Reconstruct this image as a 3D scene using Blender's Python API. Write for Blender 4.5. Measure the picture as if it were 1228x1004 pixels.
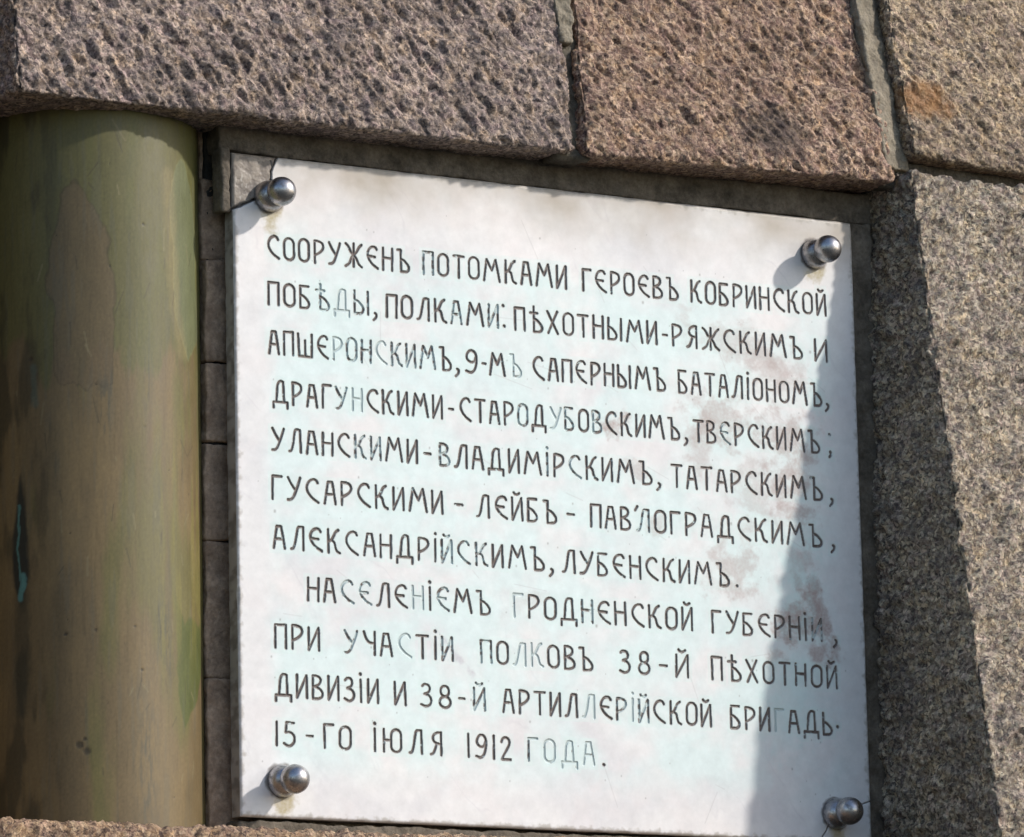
import bpy, math, random
import numpy as np
from mathutils import Matrix, Vector

random.seed(7)
for o in list(bpy.data.objects):
    bpy.data.objects.remove(o)
SC = bpy.context.scene
COL = SC.collection

# ------------------------------------------------------------------ camera, sky, sun, exposure
CAM_POS = (-2.98479, -5.565, -0.70292)
CAM_R = (0.857353, -0.514282, -0.021429)
CAM_U = (-0.075822, -0.167359, 0.982976)
CAM_F = (0.509113, 0.841133, 0.18248)
cd = bpy.data.cameras.new('camera')
cd.sensor_fit = 'HORIZONTAL'; cd.sensor_width = 36.0
cd.lens = 6469.74 / 1228 * 36
cd.clip_start = 0.1; cd.clip_end = 2000
cam = bpy.data.objects.new('camera', cd); COL.objects.link(cam)
R_, U_, F_ = (Vector(v).normalized() for v in (CAM_R, CAM_U, CAM_F))
cam.matrix_world = Matrix(((R_.x, U_.x, -F_.x, CAM_POS[0]), (R_.y, U_.y, -F_.y, CAM_POS[1]),
                           (R_.z, U_.z, -F_.z, CAM_POS[2]), (0, 0, 0, 1)))
SC.camera = cam

SUN_AZ, SUN_EL = math.radians(49.5), math.radians(31.0)     # azimuth to the right of the plaque's normal
SUN_DIR = Vector((math.sin(SUN_AZ) * math.cos(SUN_EL), -math.cos(SUN_AZ) * math.cos(SUN_EL), math.sin(SUN_EL)))
w = bpy.data.worlds.new('World'); SC.world = w; w.use_nodes = True
nt = w.node_tree; nt.nodes.clear()
sky = nt.nodes.new('ShaderNodeTexSky'); sky.sky_type = 'NISHITA'; sky.sun_disc = False
sky.sun_elevation = SUN_EL; sky.sun_rotation = math.pi - SUN_AZ
sky.air_density = 1.0; sky.dust_density = 1.0; sky.ozone_density = 1.0
bg = nt.nodes.new('ShaderNodeBackground'); bg.inputs[1].default_value = 0.15
wo = nt.nodes.new('ShaderNodeOutputWorld')
nt.links.new(sky.outputs[0], bg.inputs[0]); nt.links.new(bg.outputs[0], wo.inputs[0])
sl = bpy.data.lights.new('sun', 'SUN'); sl.energy = 2.95; sl.angle = math.radians(2.2); sl.color = (1.0, 0.94, 0.87)
sun = bpy.data.objects.new('sun', sl); COL.objects.link(sun)
sun.rotation_euler = SUN_DIR.to_track_quat('Z', 'Y').to_euler()
sun.location = SUN_DIR * 20
SC.view_settings.view_transform = 'Standard'; SC.view_settings.look = 'None'
SC.view_settings.exposure = 0.29; SC.view_settings.gamma = 1.0; SC.view_settings.use_curve_mapping = False

# ------------------------------------------------------------------ numpy noise
_rng = np.random.RandomState(11)
_perm = _rng.permutation(256).astype(np.int64); _perm = np.concatenate([_perm, _perm, _perm])
_grad = _rng.normal(size=(256, 3)); _grad /= np.linalg.norm(_grad, axis=1)[:, None]

def perlin(p, seed=0):
    p = np.asarray(p, np.float64)
    if p[0, 2] == 0 and not p[:, 2].any():
        return perlin_flat(p, seed)
    p = p + seed * 17.37
    i = np.floor(p).astype(np.int64); f = p - i; i &= 255
    u = f * f * f * (f * (f * 6 - 15) + 10)
    def g(dx, dy, dz):
        h = _perm[_perm[_perm[(i[:, 0] + dx) & 255] + ((i[:, 1] + dy) & 255)] + ((i[:, 2] + dz) & 255)]
        G = _grad[h]
        return G[:, 0] * (f[:, 0] - dx) + G[:, 1] * (f[:, 1] - dy) + G[:, 2] * (f[:, 2] - dz)
    ux, uy, uz = u[:, 0], u[:, 1], u[:, 2]
    a = g(0, 0, 0) * (1 - ux) + g(1, 0, 0) * ux; b = g(0, 1, 0) * (1 - ux) + g(1, 1, 0) * ux
    c = g(0, 0, 1) * (1 - ux) + g(1, 0, 1) * ux; d = g(0, 1, 1) * (1 - ux) + g(1, 1, 1) * ux
    return ((a * (1 - uy) + b * uy) * (1 - uz) + (c * (1 - uy) + d * uy) * uz) * 1.7

def perlin_flat(p, seed):
    x = (p[:, 0] + seed * 17.37).astype(np.float32); y = (p[:, 1] + seed * 9.71).astype(np.float32)
    ix = np.floor(x).astype(np.int32); iy = np.floor(y).astype(np.int32)
    fx = x - ix; fy = y - iy; ix &= 255; iy &= 255
    u = fx * fx * fx * (fx * (fx * 6 - 15) + 10); v = fy * fy * fy * (fy * (fy * 6 - 15) + 10)
    gx_ = _grad[:, 0].astype(np.float32) * 1.2; gy_ = _grad[:, 1].astype(np.float32) * 1.2
    pm = _perm.astype(np.int32); r0 = pm[ix]; r1 = pm[ix + 1]
    h = pm[r0 + iy]; a = gx_[h] * fx + gy_[h] * fy
    h = pm[r1 + iy]; a = a + (gx_[h] * (fx - 1) + gy_[h] * fy - a) * u
    h = pm[r0 + iy + 1]; b = gx_[h] * fx + gy_[h] * (fy - 1)
    h = pm[r1 + iy + 1]; b = b + (gx_[h] * (fx - 1) + gy_[h] * (fy - 1) - b) * u
    return (a + (b - a) * v) * 1.8

def fbm(p, octaves=4, seed=0, gain=0.5):
    t = 0; a = 1.0; q = np.asarray(p, np.float64)
    for k in range(octaves):
        t = t + a * perlin(q, seed + k * 3); q = q * 2.03; a *= gain
    return t

def p3(a, b, c=None):
    return np.stack([a, b, np.zeros_like(a) if c is None else c], 1)

def sstep(a, b, x):
    t = np.clip((x - a) / (b - a), 0, 1); return t * t * (3 - 2 * t)

def mix(c, col, k):
    return c * (1 - k[:, None]) + np.array(col)[None, :] * k[:, None]

# ------------------------------------------------------------------ mesh helpers
def build(name, V, Q, mat, parent=None, base=None, col=None, smooth=True):
    """V Nx3 world coordinates, Q Mx4 quads -> one linked mesh object with its origin at base."""
    V = np.asarray(V, np.float64); Q = np.asarray(Q, np.int64)
    if base is None:
        base = (0, 0, 0) if parent is None else tuple(parent.matrix_world.translation)
    me = bpy.data.meshes.new(name)
    me.vertices.add(len(V)); me.vertices.foreach_set('co', (V - np.array(base)).astype(np.float32).ravel())
    me.loops.add(Q.size); me.loops.foreach_set('vertex_index', Q.astype(np.int32).ravel())
    me.polygons.add(len(Q)); me.polygons.foreach_set('loop_start', np.arange(0, Q.size, 4, dtype=np.int32))
    me.polygons.foreach_set('use_smooth', np.full(len(Q), smooth))
    me.update(calc_edges=True)
    if col is not None:
        at = me.color_attributes.new('Col', 'FLOAT_COLOR', 'POINT')
        at.data.foreach_set('color', np.concatenate([col, np.ones((len(col), 1))], 1).astype(np.float32).ravel())
    me.materials.append(mat)
    o = bpy.data.objects.new(name, me); COL.objects.link(o)
    if parent is not None:
        o.parent = parent
        o.location = Vector(base) - parent.location
    else:
        o.location = base
    return o

def empty(name, loc):
    o = bpy.data.objects.new(name, None); COL.objects.link(o); o.location = loc
    o.empty_display_size = 0.05
    bpy.context.view_layer.update()
    return o

def tag(o, label=None, cat=None, group=None, kind=None):
    if label: o['label'] = label
    if cat: o['category'] = cat
    if group: o['group'] = group
    if kind: o['kind'] = kind
    return o

def vnormals(V, Q):
    n = np.cross(V[Q[:, 2]] - V[Q[:, 0]], V[Q[:, 3]] - V[Q[:, 1]])
    N = np.zeros_like(V)
    for k in range(4):
        for a in range(3):
            N[:, a] += np.bincount(Q[:, k], n[:, a], len(V))
    return N / (np.linalg.norm(N, axis=1)[:, None] + 1e-12)

def box_grid(n):
    """closed unit box surface, n = (nx, ny, nz) cells; shared edge vertices; outward quads"""
    nx, ny, nz = n
    ids = {}; P = []; Q = []
    def face(fix, val, a, b, na, nb, flip):
        ia, ib = np.meshgrid(np.arange(na + 1), np.arange(nb + 1), indexing='ij')
        g = np.zeros(ia.shape + (3,), np.int64); g[..., a] = ia; g[..., b] = ib; g[..., fix] = val
        off = sum(len(x) for x in P); P.append(g.reshape(-1, 3))
        k = off + np.arange((na + 1) * (nb + 1)).reshape(na + 1, nb + 1)
        q = np.stack([k[:-1, :-1], k[1:, :-1], k[1:, 1:], k[:-1, 1:]], -1).reshape(-1, 4)
        Q.append(q[:, ::-1] if flip else q)
    face(1, 0, 0, 2, nx, nz, False); face(1, ny, 0, 2, nx, nz, True)
    face(0, 0, 1, 2, ny, nz, True); face(0, nx, 1, 2, ny, nz, False)
    face(2, 0, 0, 1, nx, ny, True); face(2, nz, 0, 1, nx, ny, False)
    P = np.concatenate(P); Q = np.concatenate(Q)
    key = (P[:, 0] * 100003 + P[:, 1]) * 100003 + P[:, 2]
    _, first, inv = np.unique(key, return_index=True, return_inverse=True)
    return P[first] / np.array(n, float), inv.reshape(-1)[Q]

def stone(name, corners, step, radius, disp, mat, base=None, parent=None, wob=0.0, seed=0):
    """rough block: 8 corners (front bl, br, tr, tl, then back the same), rounded arrises, displaced by disp(P, N)"""
    c = np.array(corners, float)
    L = np.array([(np.linalg.norm(c[1] - c[0]) + np.linalg.norm(c[2] - c[3])) / 2,
                  (np.linalg.norm(c[4] - c[0]) + np.linalg.norm(c[6] - c[2])) / 2,
                  (np.linalg.norm(c[3] - c[0]) + np.linalg.norm(c[2] - c[1])) / 2])
    n = np.maximum(2, np.round(L / step)).astype(int)
    u, Q = box_grid(n)
    p = u * L; r = min(radius, L.min() * 0.45)
    inn = np.clip(p, r, L - r); d = p - inn; dl = np.linalg.norm(d, axis=1)[:, None]
    p = np.where(dl > 1e-9, inn + d / np.maximum(dl, 1e-9) * np.minimum(dl, r), p)
    a, b, e = (p / L).T[:, :, None]
    V = (c[0] * (1 - a) + c[1] * a) * (1 - b) * (1 - e) + (c[3] * (1 - a) + c[2] * a) * (1 - b) * e \
        + (c[4] * (1 - a) + c[5] * a) * b * (1 - e) + (c[7] * (1 - a) + c[6] * a) * b * e
    N = vnormals(V, Q)
    if wob:
        V = V + wob * np.stack([fbm(V * 14, 3, seed + k) for k in (31, 37, 41)], 1)
    V = V + N * disp(V, N)[:, None]
    if base is None and parent is None:
        base = ((V[:, 0].min() + V[:, 0].max()) / 2, (V[:, 1].min() + V[:, 1].max()) / 2, V[:, 2].min())
    return build(name, V, Q, mat, parent=parent, base=base)

def lathe(prof, seg=48):
    """profile of (radius, height along -Y) -> V, Q around the Y axis, closed tip"""
    V = []; Q = []
    for r, h in prof:
        for k in range(seg):
            t = 2 * math.pi * k / seg; V.append((r * math.cos(t), -h, r * math.sin(t)))
    for i in range(len(prof) - 1):
        for k in range(seg):
            k2 = (k + 1) % seg
            Q.append((i * seg + k, i * seg + k2, (i + 1) * seg + k2, (i + 1) * seg + k))
    return np.array(V), np.array(Q)

# ------------------------------------------------------------------ materials
def mat_new(name):
    m = bpy.data.materials.new(name); m.use_nodes = True
    t = m.node_tree; b = t.nodes['Principled BSDF']
    return m, t, b, t.links.new

def node(t, kind, **kw):
    n = t.nodes.new(kind)
    for k, v in kw.items():
        setattr(n, k, v)
    return n

def noise_node(t, lk, vec, scale, detail=4, rough=0.6):
    n = node(t, 'ShaderNodeTexNoise'); n.inputs['Scale'].default_value = scale
    n.inputs['Detail'].default_value = detail; n.inputs['Roughness'].default_value = rough
    lk(vec, n.inputs['Vector']); return n.outputs['Fac']

def ramp(t, lk, fac, stops, interp='LINEAR'):
    r = node(t, 'ShaderNodeValToRGB'); cr = r.color_ramp; cr.interpolation = interp
    while len(cr.elements) < len(stops): cr.elements.new(0.5)
    for e, (p, c) in zip(cr.elements, stops):
        e.position = p; e.color = tuple(c) + (1,) if len(c) == 3 else c
    lk(fac, r.inputs[0]); return r.outputs[0]

def mixc(t, lk, fac, a, b, mode='MIX'):
    m = node(t, 'ShaderNodeMix', data_type='RGBA', blend_type=mode)
    if isinstance(fac, float): m.inputs[0].default_value = fac
    else: lk(fac, m.inputs[0])
    for s, v in ((m.inputs[6], a), (m.inputs[7], b)):
        if isinstance(v, tuple): s.default_value = v + (1,) if len(v) == 3 else v
        else: lk(v, s)
    return m.outputs[2]

def grey(v): return (v, v, v)

def granite(name, dark, mid, light, patch, patch_amt=0.5, spots=(), seed=0.0, bump=0.9):
    """speckled granite: crystals as voronoi cells, broad colour drift, local stains (centre, radii, colour)"""
    m, t, b, lk = mat_new(name)
    geo = node(t, 'ShaderNodeNewGeometry'); pos = geo.outputs['Position']
    mp = node(t, 'ShaderNodeMapping'); mp.inputs['Location'].default_value = (seed, seed * 0.7, seed * 1.3)
    lk(pos, mp.inputs['Vector']); P = mp.outputs[0]
    # warp so that crystals are irregular
    wn = node(t, 'ShaderNodeTexNoise'); wn.inputs['Scale'].default_value = 160; wn.inputs['Detail'].default_value = 2; lk(P, wn.inputs['Vector'])
    wm = node(t, 'ShaderNodeVectorMath', operation='SCALE'); lk(wn.outputs['Color'], wm.inputs[0]); wm.inputs['Scale'].default_value = 0.006
    wa = node(t, 'ShaderNodeVectorMath', operation='ADD'); lk(P, wa.inputs[0]); lk(wm.outputs[0], wa.inputs[1]); PW = wa.outputs[0]
    v1 = node(t, 'ShaderNodeTexVoronoi'); v1.inputs['Scale'].default_value = 210; lk(PW, v1.inputs['Vector'])
    s1 = node(t, 'ShaderNodeSeparateColor'); lk(v1.outputs['Color'], s1.inputs[0])
    c = ramp(t, lk, s1.outputs[0], [(0.0, dark), (0.25, dark), (0.40, mid), (0.66, mid), (0.82, light), (1.0, light)])
    v2 = node(t, 'ShaderNodeTexVoronoi'); v2.inputs['Scale'].default_value = 430; lk(PW, v2.inputs['Vector'])
    s2 = node(t, 'ShaderNodeSeparateColor'); lk(v2.outputs['Color'], s2.inputs[0])
    c2 = ramp(t, lk, s2.outputs[1], [(0.0, tuple(x * 0.5 for x in dark)), (0.16, tuple(x * 0.7 for x in dark)), (0.5, mid), (1.0, tuple(min(0.75, x * 1.25) for x in light))])
    c = mixc(t, lk, 0.38, c, c2)
    hue = noise_node(t, lk, P, 62, 3, 0.6)
    c = mixc(t, lk, 1.0, c, ramp(t, lk, hue, [(0.34, (0.97, 0.90, 0.98)), (0.5, (1.0, 1.0, 1.0)), (0.66, (1.10, 1.01, 0.87))]), 'MULTIPLY')
    blk = noise_node(t, lk, P, 95, 4, 0.7)
    c = mixc(t, lk, 1.0, c, ramp(t, lk, blk, [(0.33, grey(0.68)), (0.43, grey(1.05)), (0.60, grey(1.1)), (0.70, grey(1.5))]), 'MULTIPLY')
    f = noise_node(t, lk, P, 26, 5, 0.65)
    k = ramp(t, lk, f, [(0.40, grey(0.0)), (0.66, grey(patch_amt))])
    c = mixc(t, lk, k, c, mixc(t, lk, 0.75, c, patch))
    g = noise_node(t, lk, P, 9, 6, 0.7)
    c = mixc(t, lk, 1.0, c, ramp(t, lk, g, [(0.3, grey(0.85)), (0.7, grey(1.42))]), 'MULTIPLY')
    for i, (ctr, rad, colr, amt) in enumerate(spots):
        sv = node(t, 'ShaderNodeVectorMath', operation='SUBTRACT'); lk(pos, sv.inputs[0]); sv.inputs[1].default_value = ctr
        dv = node(t, 'ShaderNodeVectorMath', operation='DIVIDE'); lk(sv.outputs[0], dv.inputs[0]); dv.inputs[1].default_value = rad
        ln = node(t, 'ShaderNodeVectorMath', operation='LENGTH'); lk(dv.outputs[0], ln.inputs[0])
        nn = noise_node(t, lk, P, 45, 5, 0.7)
        ad = node(t, 'ShaderNodeMath', operation='ADD'); lk(ln.outputs['Value'], ad.inputs[0]); lk(nn, ad.inputs[1])
        mr = node(t, 'ShaderNodeMapRange'); mr.inputs['From Min'].default_value = 0.5; mr.inputs['From Max'].default_value = 1.5
        lk(ad.outputs[0], mr.inputs['Value'])
        kk = ramp(t, lk, mr.outputs[0], [(0.0, grey(amt)), (0.45, grey(amt)), (0.85, grey(0.0))])
        c = mixc(t, lk, kk, c, mixc(t, lk, 0.7, c, colr))
    lk(c, b.inputs['Base Color'])
    b.inputs['Roughness'].default_value = 0.72; b.inputs['Specular IOR Level'].default_value = 0.35
    h = noise_node(t, lk, P, 240, 6, 0.75)
    hs = node(t, 'ShaderNodeMath', operation='MULTIPLY_ADD'); lk(s1.outputs[1], hs.inputs[0]); hs.inputs[1].default_value = 0.35; lk(h, hs.inputs[2])
    bp = node(t, 'ShaderNodeBump'); bp.inputs['Strength'].default_value = bump; bp.inputs['Distance'].default_value = 0.0065
    hm = node(t, 'ShaderNodeMath', operation='MULTIPLY_ADD'); lk(noise_node(t, lk, P, 105, 3, 0.6), hm.inputs[0]); hm.inputs[1].default_value = 0.8; lk(hs.outputs[0], hm.inputs[2])
    lk(hm.outputs[0], bp.inputs['Height']); lk(bp.outputs[0], b.inputs['Normal'])
    return m

def rough_mat(name, c0, c1, scale=30, rough=0.85, bump=0.4, dist=0.003, fine=220):
    m, t, b, lk = mat_new(name)
    geo = node(t, 'ShaderNodeNewGeometry'); pos = geo.outputs['Position']
    f = noise_node(t, lk, pos, scale, 7, 0.68)
    c = ramp(t, lk, f, [(0.3, c0), (0.7, c1)])
    g = noise_node(t, lk, pos, fine, 4, 0.7)
    c = mixc(t, lk, 1.0, c, ramp(t, lk, g, [(0.3, grey(0.72)), (0.7, grey(1.2))]), 'MULTIPLY')
    lk(c, b.inputs['Base Color']); b.inputs['Roughness'].default_value = rough
    b.inputs['Specular IOR Level'].default_value = 0.25
    h = noise_node(t, lk, pos, fine * 0.8, 6, 0.7)
    bp = node(t, 'ShaderNodeBump'); bp.inputs['Strength'].default_value = bump; bp.inputs['Distance'].default_value = dist
    lk(h, bp.inputs['Height']); lk(bp.outputs[0], b.inputs['Normal'])
    return m

def painted_mat(name, rough=0.45, spec=0.4, bump=0.15, scale=120, bdist=0.001, var=0.08, metallic=0.0, stretch=(1, 1, 1)):
    """surface whose own colour (stone, stains, paint) is stored per vertex, broken up by fine noise"""
    m, t, b, lk = mat_new(name)
    at = node(t, 'ShaderNodeAttribute', attribute_name='Col')
    geo = node(t, 'ShaderNodeNewGeometry')
    mp = node(t, 'ShaderNodeMapping'); mp.inputs['Scale'].default_value = stretch; lk(geo.outputs['Position'], mp.inputs['Vector'])
    f = noise_node(t, lk, mp.outputs[0], scale, 6, 0.7)
    c = mixc(t, lk, 1.0, at.outputs['Color'], ramp(t, lk, f, [(0.25, grey(1 - var)), (0.75, grey(1 + var))]), 'MULTIPLY')
    lk(c, b.inputs['Base Color'])
    r = ramp(t, lk, f, [(0.3, grey(rough - 0.08)), (0.7, grey(rough + 0.1))]); lk(r, b.inputs['Roughness'])
    b.inputs['Specular IOR Level'].default_value = spec; b.inputs['Metallic'].default_value = metallic
    bp = node(t, 'ShaderNodeBump'); bp.inputs['Strength'].default_value = bump; bp.inputs['Distance'].default_value = bdist
    lk(f, bp.inputs['Height']); lk(bp.outputs[0], b.inputs['Normal'])
    return m

GRANITE_GREY = granite('granite_grey_pink', (0.090, 0.070, 0.066), (0.27, 0.205, 0.170), (0.62, 0.485, 0.395), (0.13, 0.115, 0.12), 0.55, seed=0.3)
GRANITE_RED = granite('granite_red_brown', (0.095, 0.062, 0.054), (0.30, 0.195, 0.135), (0.64, 0.465, 0.33), (0.16, 0.085, 0.07), 0.5,
                      spots=[((0.755, -0.045, 0.900), (0.080, 0.2, 0.050), (0.045, 0.04, 0.04), 0.95)], seed=2.1)
GRANITE_TAN = granite('granite_tan', (0.10, 0.075, 0.060), (0.30, 0.220, 0.150), (0.64, 0.50, 0.345), (0.16, 0.13, 0.12), 0.45,
                      spots=[((0.995, -0.07, 0.965), (0.062, 0.2, 0.040), (0.40, 0.18, 0.05), 0.9)], seed=4.4)
GRANITE_JAMB = granite('granite_grey_tan', (0.095, 0.074, 0.062), (0.305, 0.238, 0.178), (0.72, 0.595, 0.45), (0.11, 0.10, 0.105), 0.6, seed=6.9, bump=1.0)
GRANITE_SILL = granite('granite_sill', (0.09, 0.06, 0.045), (0.36, 0.235, 0.145), (0.62, 0.45, 0.29), (0.15, 0.09, 0.09), 0.4, seed=8.2)
MORTAR = rough_mat('grey_mortar', (0.17, 0.145, 0.11), (0.38, 0.33, 0.25), 45, bump=1.0, dist=0.004, fine=300)
MORTAR_DARK = rough_mat('dark_mortar', (0.05, 0.044, 0.034), (0.17, 0.148, 0.115), 45, bump=0.9, dist=0.004)  # darker mortar tone for the narrow and recessed joints
CEMENT = rough_mat('cement_bed', (0.065, 0.054, 0.041), (0.22, 0.185, 0.145), 30, bump=0.7)
BRICK = rough_mat('dark_brick', (0.24, 0.165, 0.115), (0.54, 0.39, 0.28), 40, bump=0.8)
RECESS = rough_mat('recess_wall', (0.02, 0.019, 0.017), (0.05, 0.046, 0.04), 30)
GROUND = rough_mat('paving', (0.05, 0.05, 0.04), (0.09, 0.085, 0.07), 1.5, bump=0.1, fine=12)
MARBLE = painted_mat('white_marble', rough=0.42, spec=0.35, bump=0.10, scale=150, bdist=0.0008, var=0.035)
BRONZE = painted_mat('patinated_bronze', rough=0.50, spec=0.4, bump=0.03, scale=90, bdist=0.0010, var=0.13, stretch=(1, 1, 0.35))

def steel_mat(name, base, rough):
    m, t, b, lk = mat_new(name)
    geo = node(t, 'ShaderNodeNewGeometry')
    f = noise_node(t, lk, geo.outputs['Position'], 140, 5, 0.65)
    lk(ramp(t, lk, f, [(0.32, tuple(x * 0.45 for x in base)), (0.5, tuple(x * 0.9 for x in base)), (0.7, base)]), b.inputs['Base Color'])
    lk(ramp(t, lk, f, [(0.3, grey(rough + 0.25)), (0.6, grey(rough))]), b.inputs['Roughness'])
    b.inputs['Metallic'].default_value = 1.0
    return m
STEEL = steel_mat('worn_steel', (0.47, 0.455, 0.46), 0.27)

# ------------------------------------------------------------------ ground (far below the monument)
g = 400.0
gm = build('ground', [(-g, -g, -3.2), (g, -g, -3.2), (g, g, -3.2), (-g, g, -3.2)], [(0, 1, 2, 3)], GROUND)
tag(gm, kind='structure')

# ------------------------------------------------------------------ granite blocks
def tooled(amp, angle, seed, along=0.045, across=0.014, fine=0.0065, ridge=None):
    """bush hammered relief: furrows slanting across the face + pits"""
    ca, sa = math.cos(angle), math.sin(angle)
    def f(V, N):
        under = 1 - 0.75 * sstep(0.3, 0.8, -N[:, 2])
        a = V[:, 0] * ca + V[:, 2] * sa; b = -V[:, 0] * sa + V[:, 2] * ca
        q = np.stack([a / along, V[:, 1] / 0.02, b / across], 1)
        side = sstep(0.4, 0.8, np.abs(N[:, 0]))
        q[:, 1] = V[:, 1] / (0.02 + 0.05 * side)
        h = 0.85 * perlin(q, seed) + 0.55 * perlin(q * np.array([1.7, 2, 1.9]), seed + 5)
        w = fbm(V / 0.006, 1, seed + 17)[:, None] * 0.0012
        k_ = 0.55 * (1 - side)                          # facets drawn out along the chisel's direction
        Q_ = np.stack([a * (1 - k_) + w[:, 0], V[:, 1] + w[:, 0], b + w[:, 0]], 1)
        h = h + 1.35 * fbm(Q_ / (fine * 1.75), 3, seed + 9, 0.70)
        big = fbm(V / 0.07, 3, seed + 13)
        r = amp * under * (h + 0.9 * big)
        if ridge:                                       # a dressed step running along the block
            zr, sl, dep = ridge
            zz_ = V[:, 2] - zr - sl * V[:, 0] + 0.006 * fbm(V / 0.03, 3, seed + 25)
            r = r - dep * sstep(0.0, 0.008, zz_)
        return r
    return f

def face_y(z):                   # the battered face of the pier right of the niche
    return -0.057 + 0.208 * (z - 0.85)

D = 0.30
def block(name, bl, br, tr, tl, depth, step, rad, disp, mat, label, wob=0.0018, seed=0, backs=None):
    fr = [bl, br, tr, tl]
    bk = backs or [(p[0], p[1] + depth, p[2]) for p in fr]
    o = stone(name, fr + bk, step, rad, disp, mat, wob=wob, seed=seed)
    return tag(o, label, 'granite block')

block('granite_block', (-0.308, -0.050, 0.8305), (0.4525, -0.050, 0.8355), (0.470, 0.020, 1.17), (-0.300, 0.020, 1.17), D, 0.0017, 0.009,
      tooled(0.0032, math.radians(-58), 3, fine=0.0085, ridge=(0.975, -0.03, 0.005)), GRANITE_GREY,
      'long grey pink rough granite block above the column and the left half of the plaque', seed=1)
block('granite_block', (0.4690, -0.050, 0.8350), (0.934, -0.053, 0.8455), (0.927, 0.020, 1.17), (0.488, 0.020, 1.17), D, 0.0017, 0.009,
      tooled(0.0029, math.radians(-50), 4, fine=0.0080, ridge=(0.985, -0.02, 0.006)), GRANITE_RED,
      'reddish brown granite block with a dark grey patch above the right half of the plaque', seed=2)
block('granite_block', (0.964, -0.055, 0.8805), (1.42, -0.055, 0.875), (1.42, 0.014, 1.2), (0.958, 0.014, 1.2), D, 0.0018, 0.010,
      tooled(0.0023, math.radians(-40), 5, along=0.03), GRANITE_TAN,
      'tan granite block with an orange rust stain in the upper right corner', seed=3)
block('granite_block', (0.918, face_y(-0.2), -0.2), (1.36, face_y(-0.2), -0.2), (1.36, face_y(0.855), 0.856), (0.9555, face_y(0.857), 0.861), 0.40, 0.0020, 0.007,
      tooled(0.0036, math.radians(35), 6, along=0.026, across=0.018, fine=0.0105), GRANITE_JAMB,
      'tall grey granite pier block right of the plaque with a sunlit front and shaded side', wob=0.002, seed=4,
      backs=[(0.933, 0.2, -0.2), (1.36, 0.2, -0.2), (1.36, 0.2, 0.856), (0.888, 0.2, 0.861)])
block('granite_block', (-0.60, -0.130, -0.22), (0.915, -0.130, -0.22), (0.915, -0.120, -0.024), (-0.60, -0.120, -0.029), 0.10, 0.0026, 0.012,
      tooled(0.0024, math.radians(60), 7), GRANITE_SILL,
      'brown granite sill block along the bottom under the column and the plaque', seed=5,
      backs=[(-0.60, 0.25, -0.22), (0.915, 0.25, -0.22), (0.915, 0.25, -0.030), (-0.60, 0.25, -0.035)])

block('granite_block', (-1.1, face_y(-0.2), -0.2), (-0.50, face_y(-0.2), -0.2), (-0.50, face_y(1.2), 1.2), (-1.1, face_y(1.2), 1.2), 0.4, 0.006, 0.007,  # unseen pier, added to keep skylight off the column's left side
      tooled(0.0020, math.radians(35), 14, along=0.025), GRANITE_JAMB,
      'added grey granite pier left of the column, out of view, keeping skylight off its left side', wob=0.002, seed=9)

# masonry behind the left end of the lintel, set back and in shade
o = stone('granite_block', [(-0.80, 0.035, 0.80), (-0.318, 0.035, 0.80), (-0.318, 0.06, 1.17), (-0.80, 0.06, 1.17),
                            (-0.80, 0.20, 0.80), (-0.318, 0.20, 0.80), (-0.318, 0.20, 1.17), (-0.80, 0.20, 1.17)],
          0.003, 0.008, tooled(0.0012, 0.6, 8), GRANITE_GREY, wob=0.002, seed=6)
tag(o, 'shaded sliver of granite block at the far upper left edge, set back', 'granite block')

# ------------------------------------------------------------------ mortar
def lumpy(amp, sc, seed):
    return lambda V, N: amp * fbm(V / sc, 4, seed, 0.6)

def mortar(corners, label, mat, seed, amp=0.0016, rad=0.004, wob=0.0015):
    o = stone('mortar_joint', corners, 0.002, rad, lumpy(amp, 0.02, seed), mat, wob=wob, seed=seed)
    return tag(o, label, 'mortar joint')

mj = mortar([(0.436, -0.036, 0.8325), (0.484, -0.036, 0.8325), (0.500, 0.034, 1.17), (0.450, 0.034, 1.17),
        (0.436, 0.06, 0.8305), (0.484, 0.06, 0.8305), (0.500, 0.08, 1.17), (0.450, 0.08, 1.17)],
       'dark grey mortar joint between the grey pink and the reddish granite blocks', MORTAR_DARK, 51, amp=0.0028)
o = stone('mortar_smear', [(0.456, -0.018, 0.985), (0.474, -0.018, 0.985), (0.490, 0.018, 1.17), (0.450, 0.018, 1.17),
                           (0.456, 0.01, 0.985), (0.474, 0.01, 0.985), (0.490, 0.04, 1.17), (0.450, 0.04, 1.17)],
          0.0018, 0.003, lumpy(0.0034, 0.022, 53), MORTAR, parent=mj, wob=0.003, seed=12)
mortar([(0.924, -0.050, 0.866), (0.970, -0.034, 0.866), (0.962, 0.032, 1.18), (0.912, 0.012, 1.18),
        (0.924, 0.03, 0.866), (0.970, 0.03, 0.866), (0.962, 0.07, 1.18), (0.912, 0.07, 1.18)],
       'broad light mortar joint between the reddish and the tan granite blocks', MORTAR, 55, amp=0.0026)
mortar([(0.926, -0.030, 0.846), (1.40, -0.020, 0.846), (1.40, -0.020, 0.880), (0.926, -0.030, 0.882),
        (0.926, 0.06, 0.846), (1.40, 0.06, 0.846), (1.40, 0.06, 0.880), (0.926, 0.06, 0.882)],
       'dark recessed mortar joint under the tan block on top of the pier', MORTAR_DARK, 57)

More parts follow.
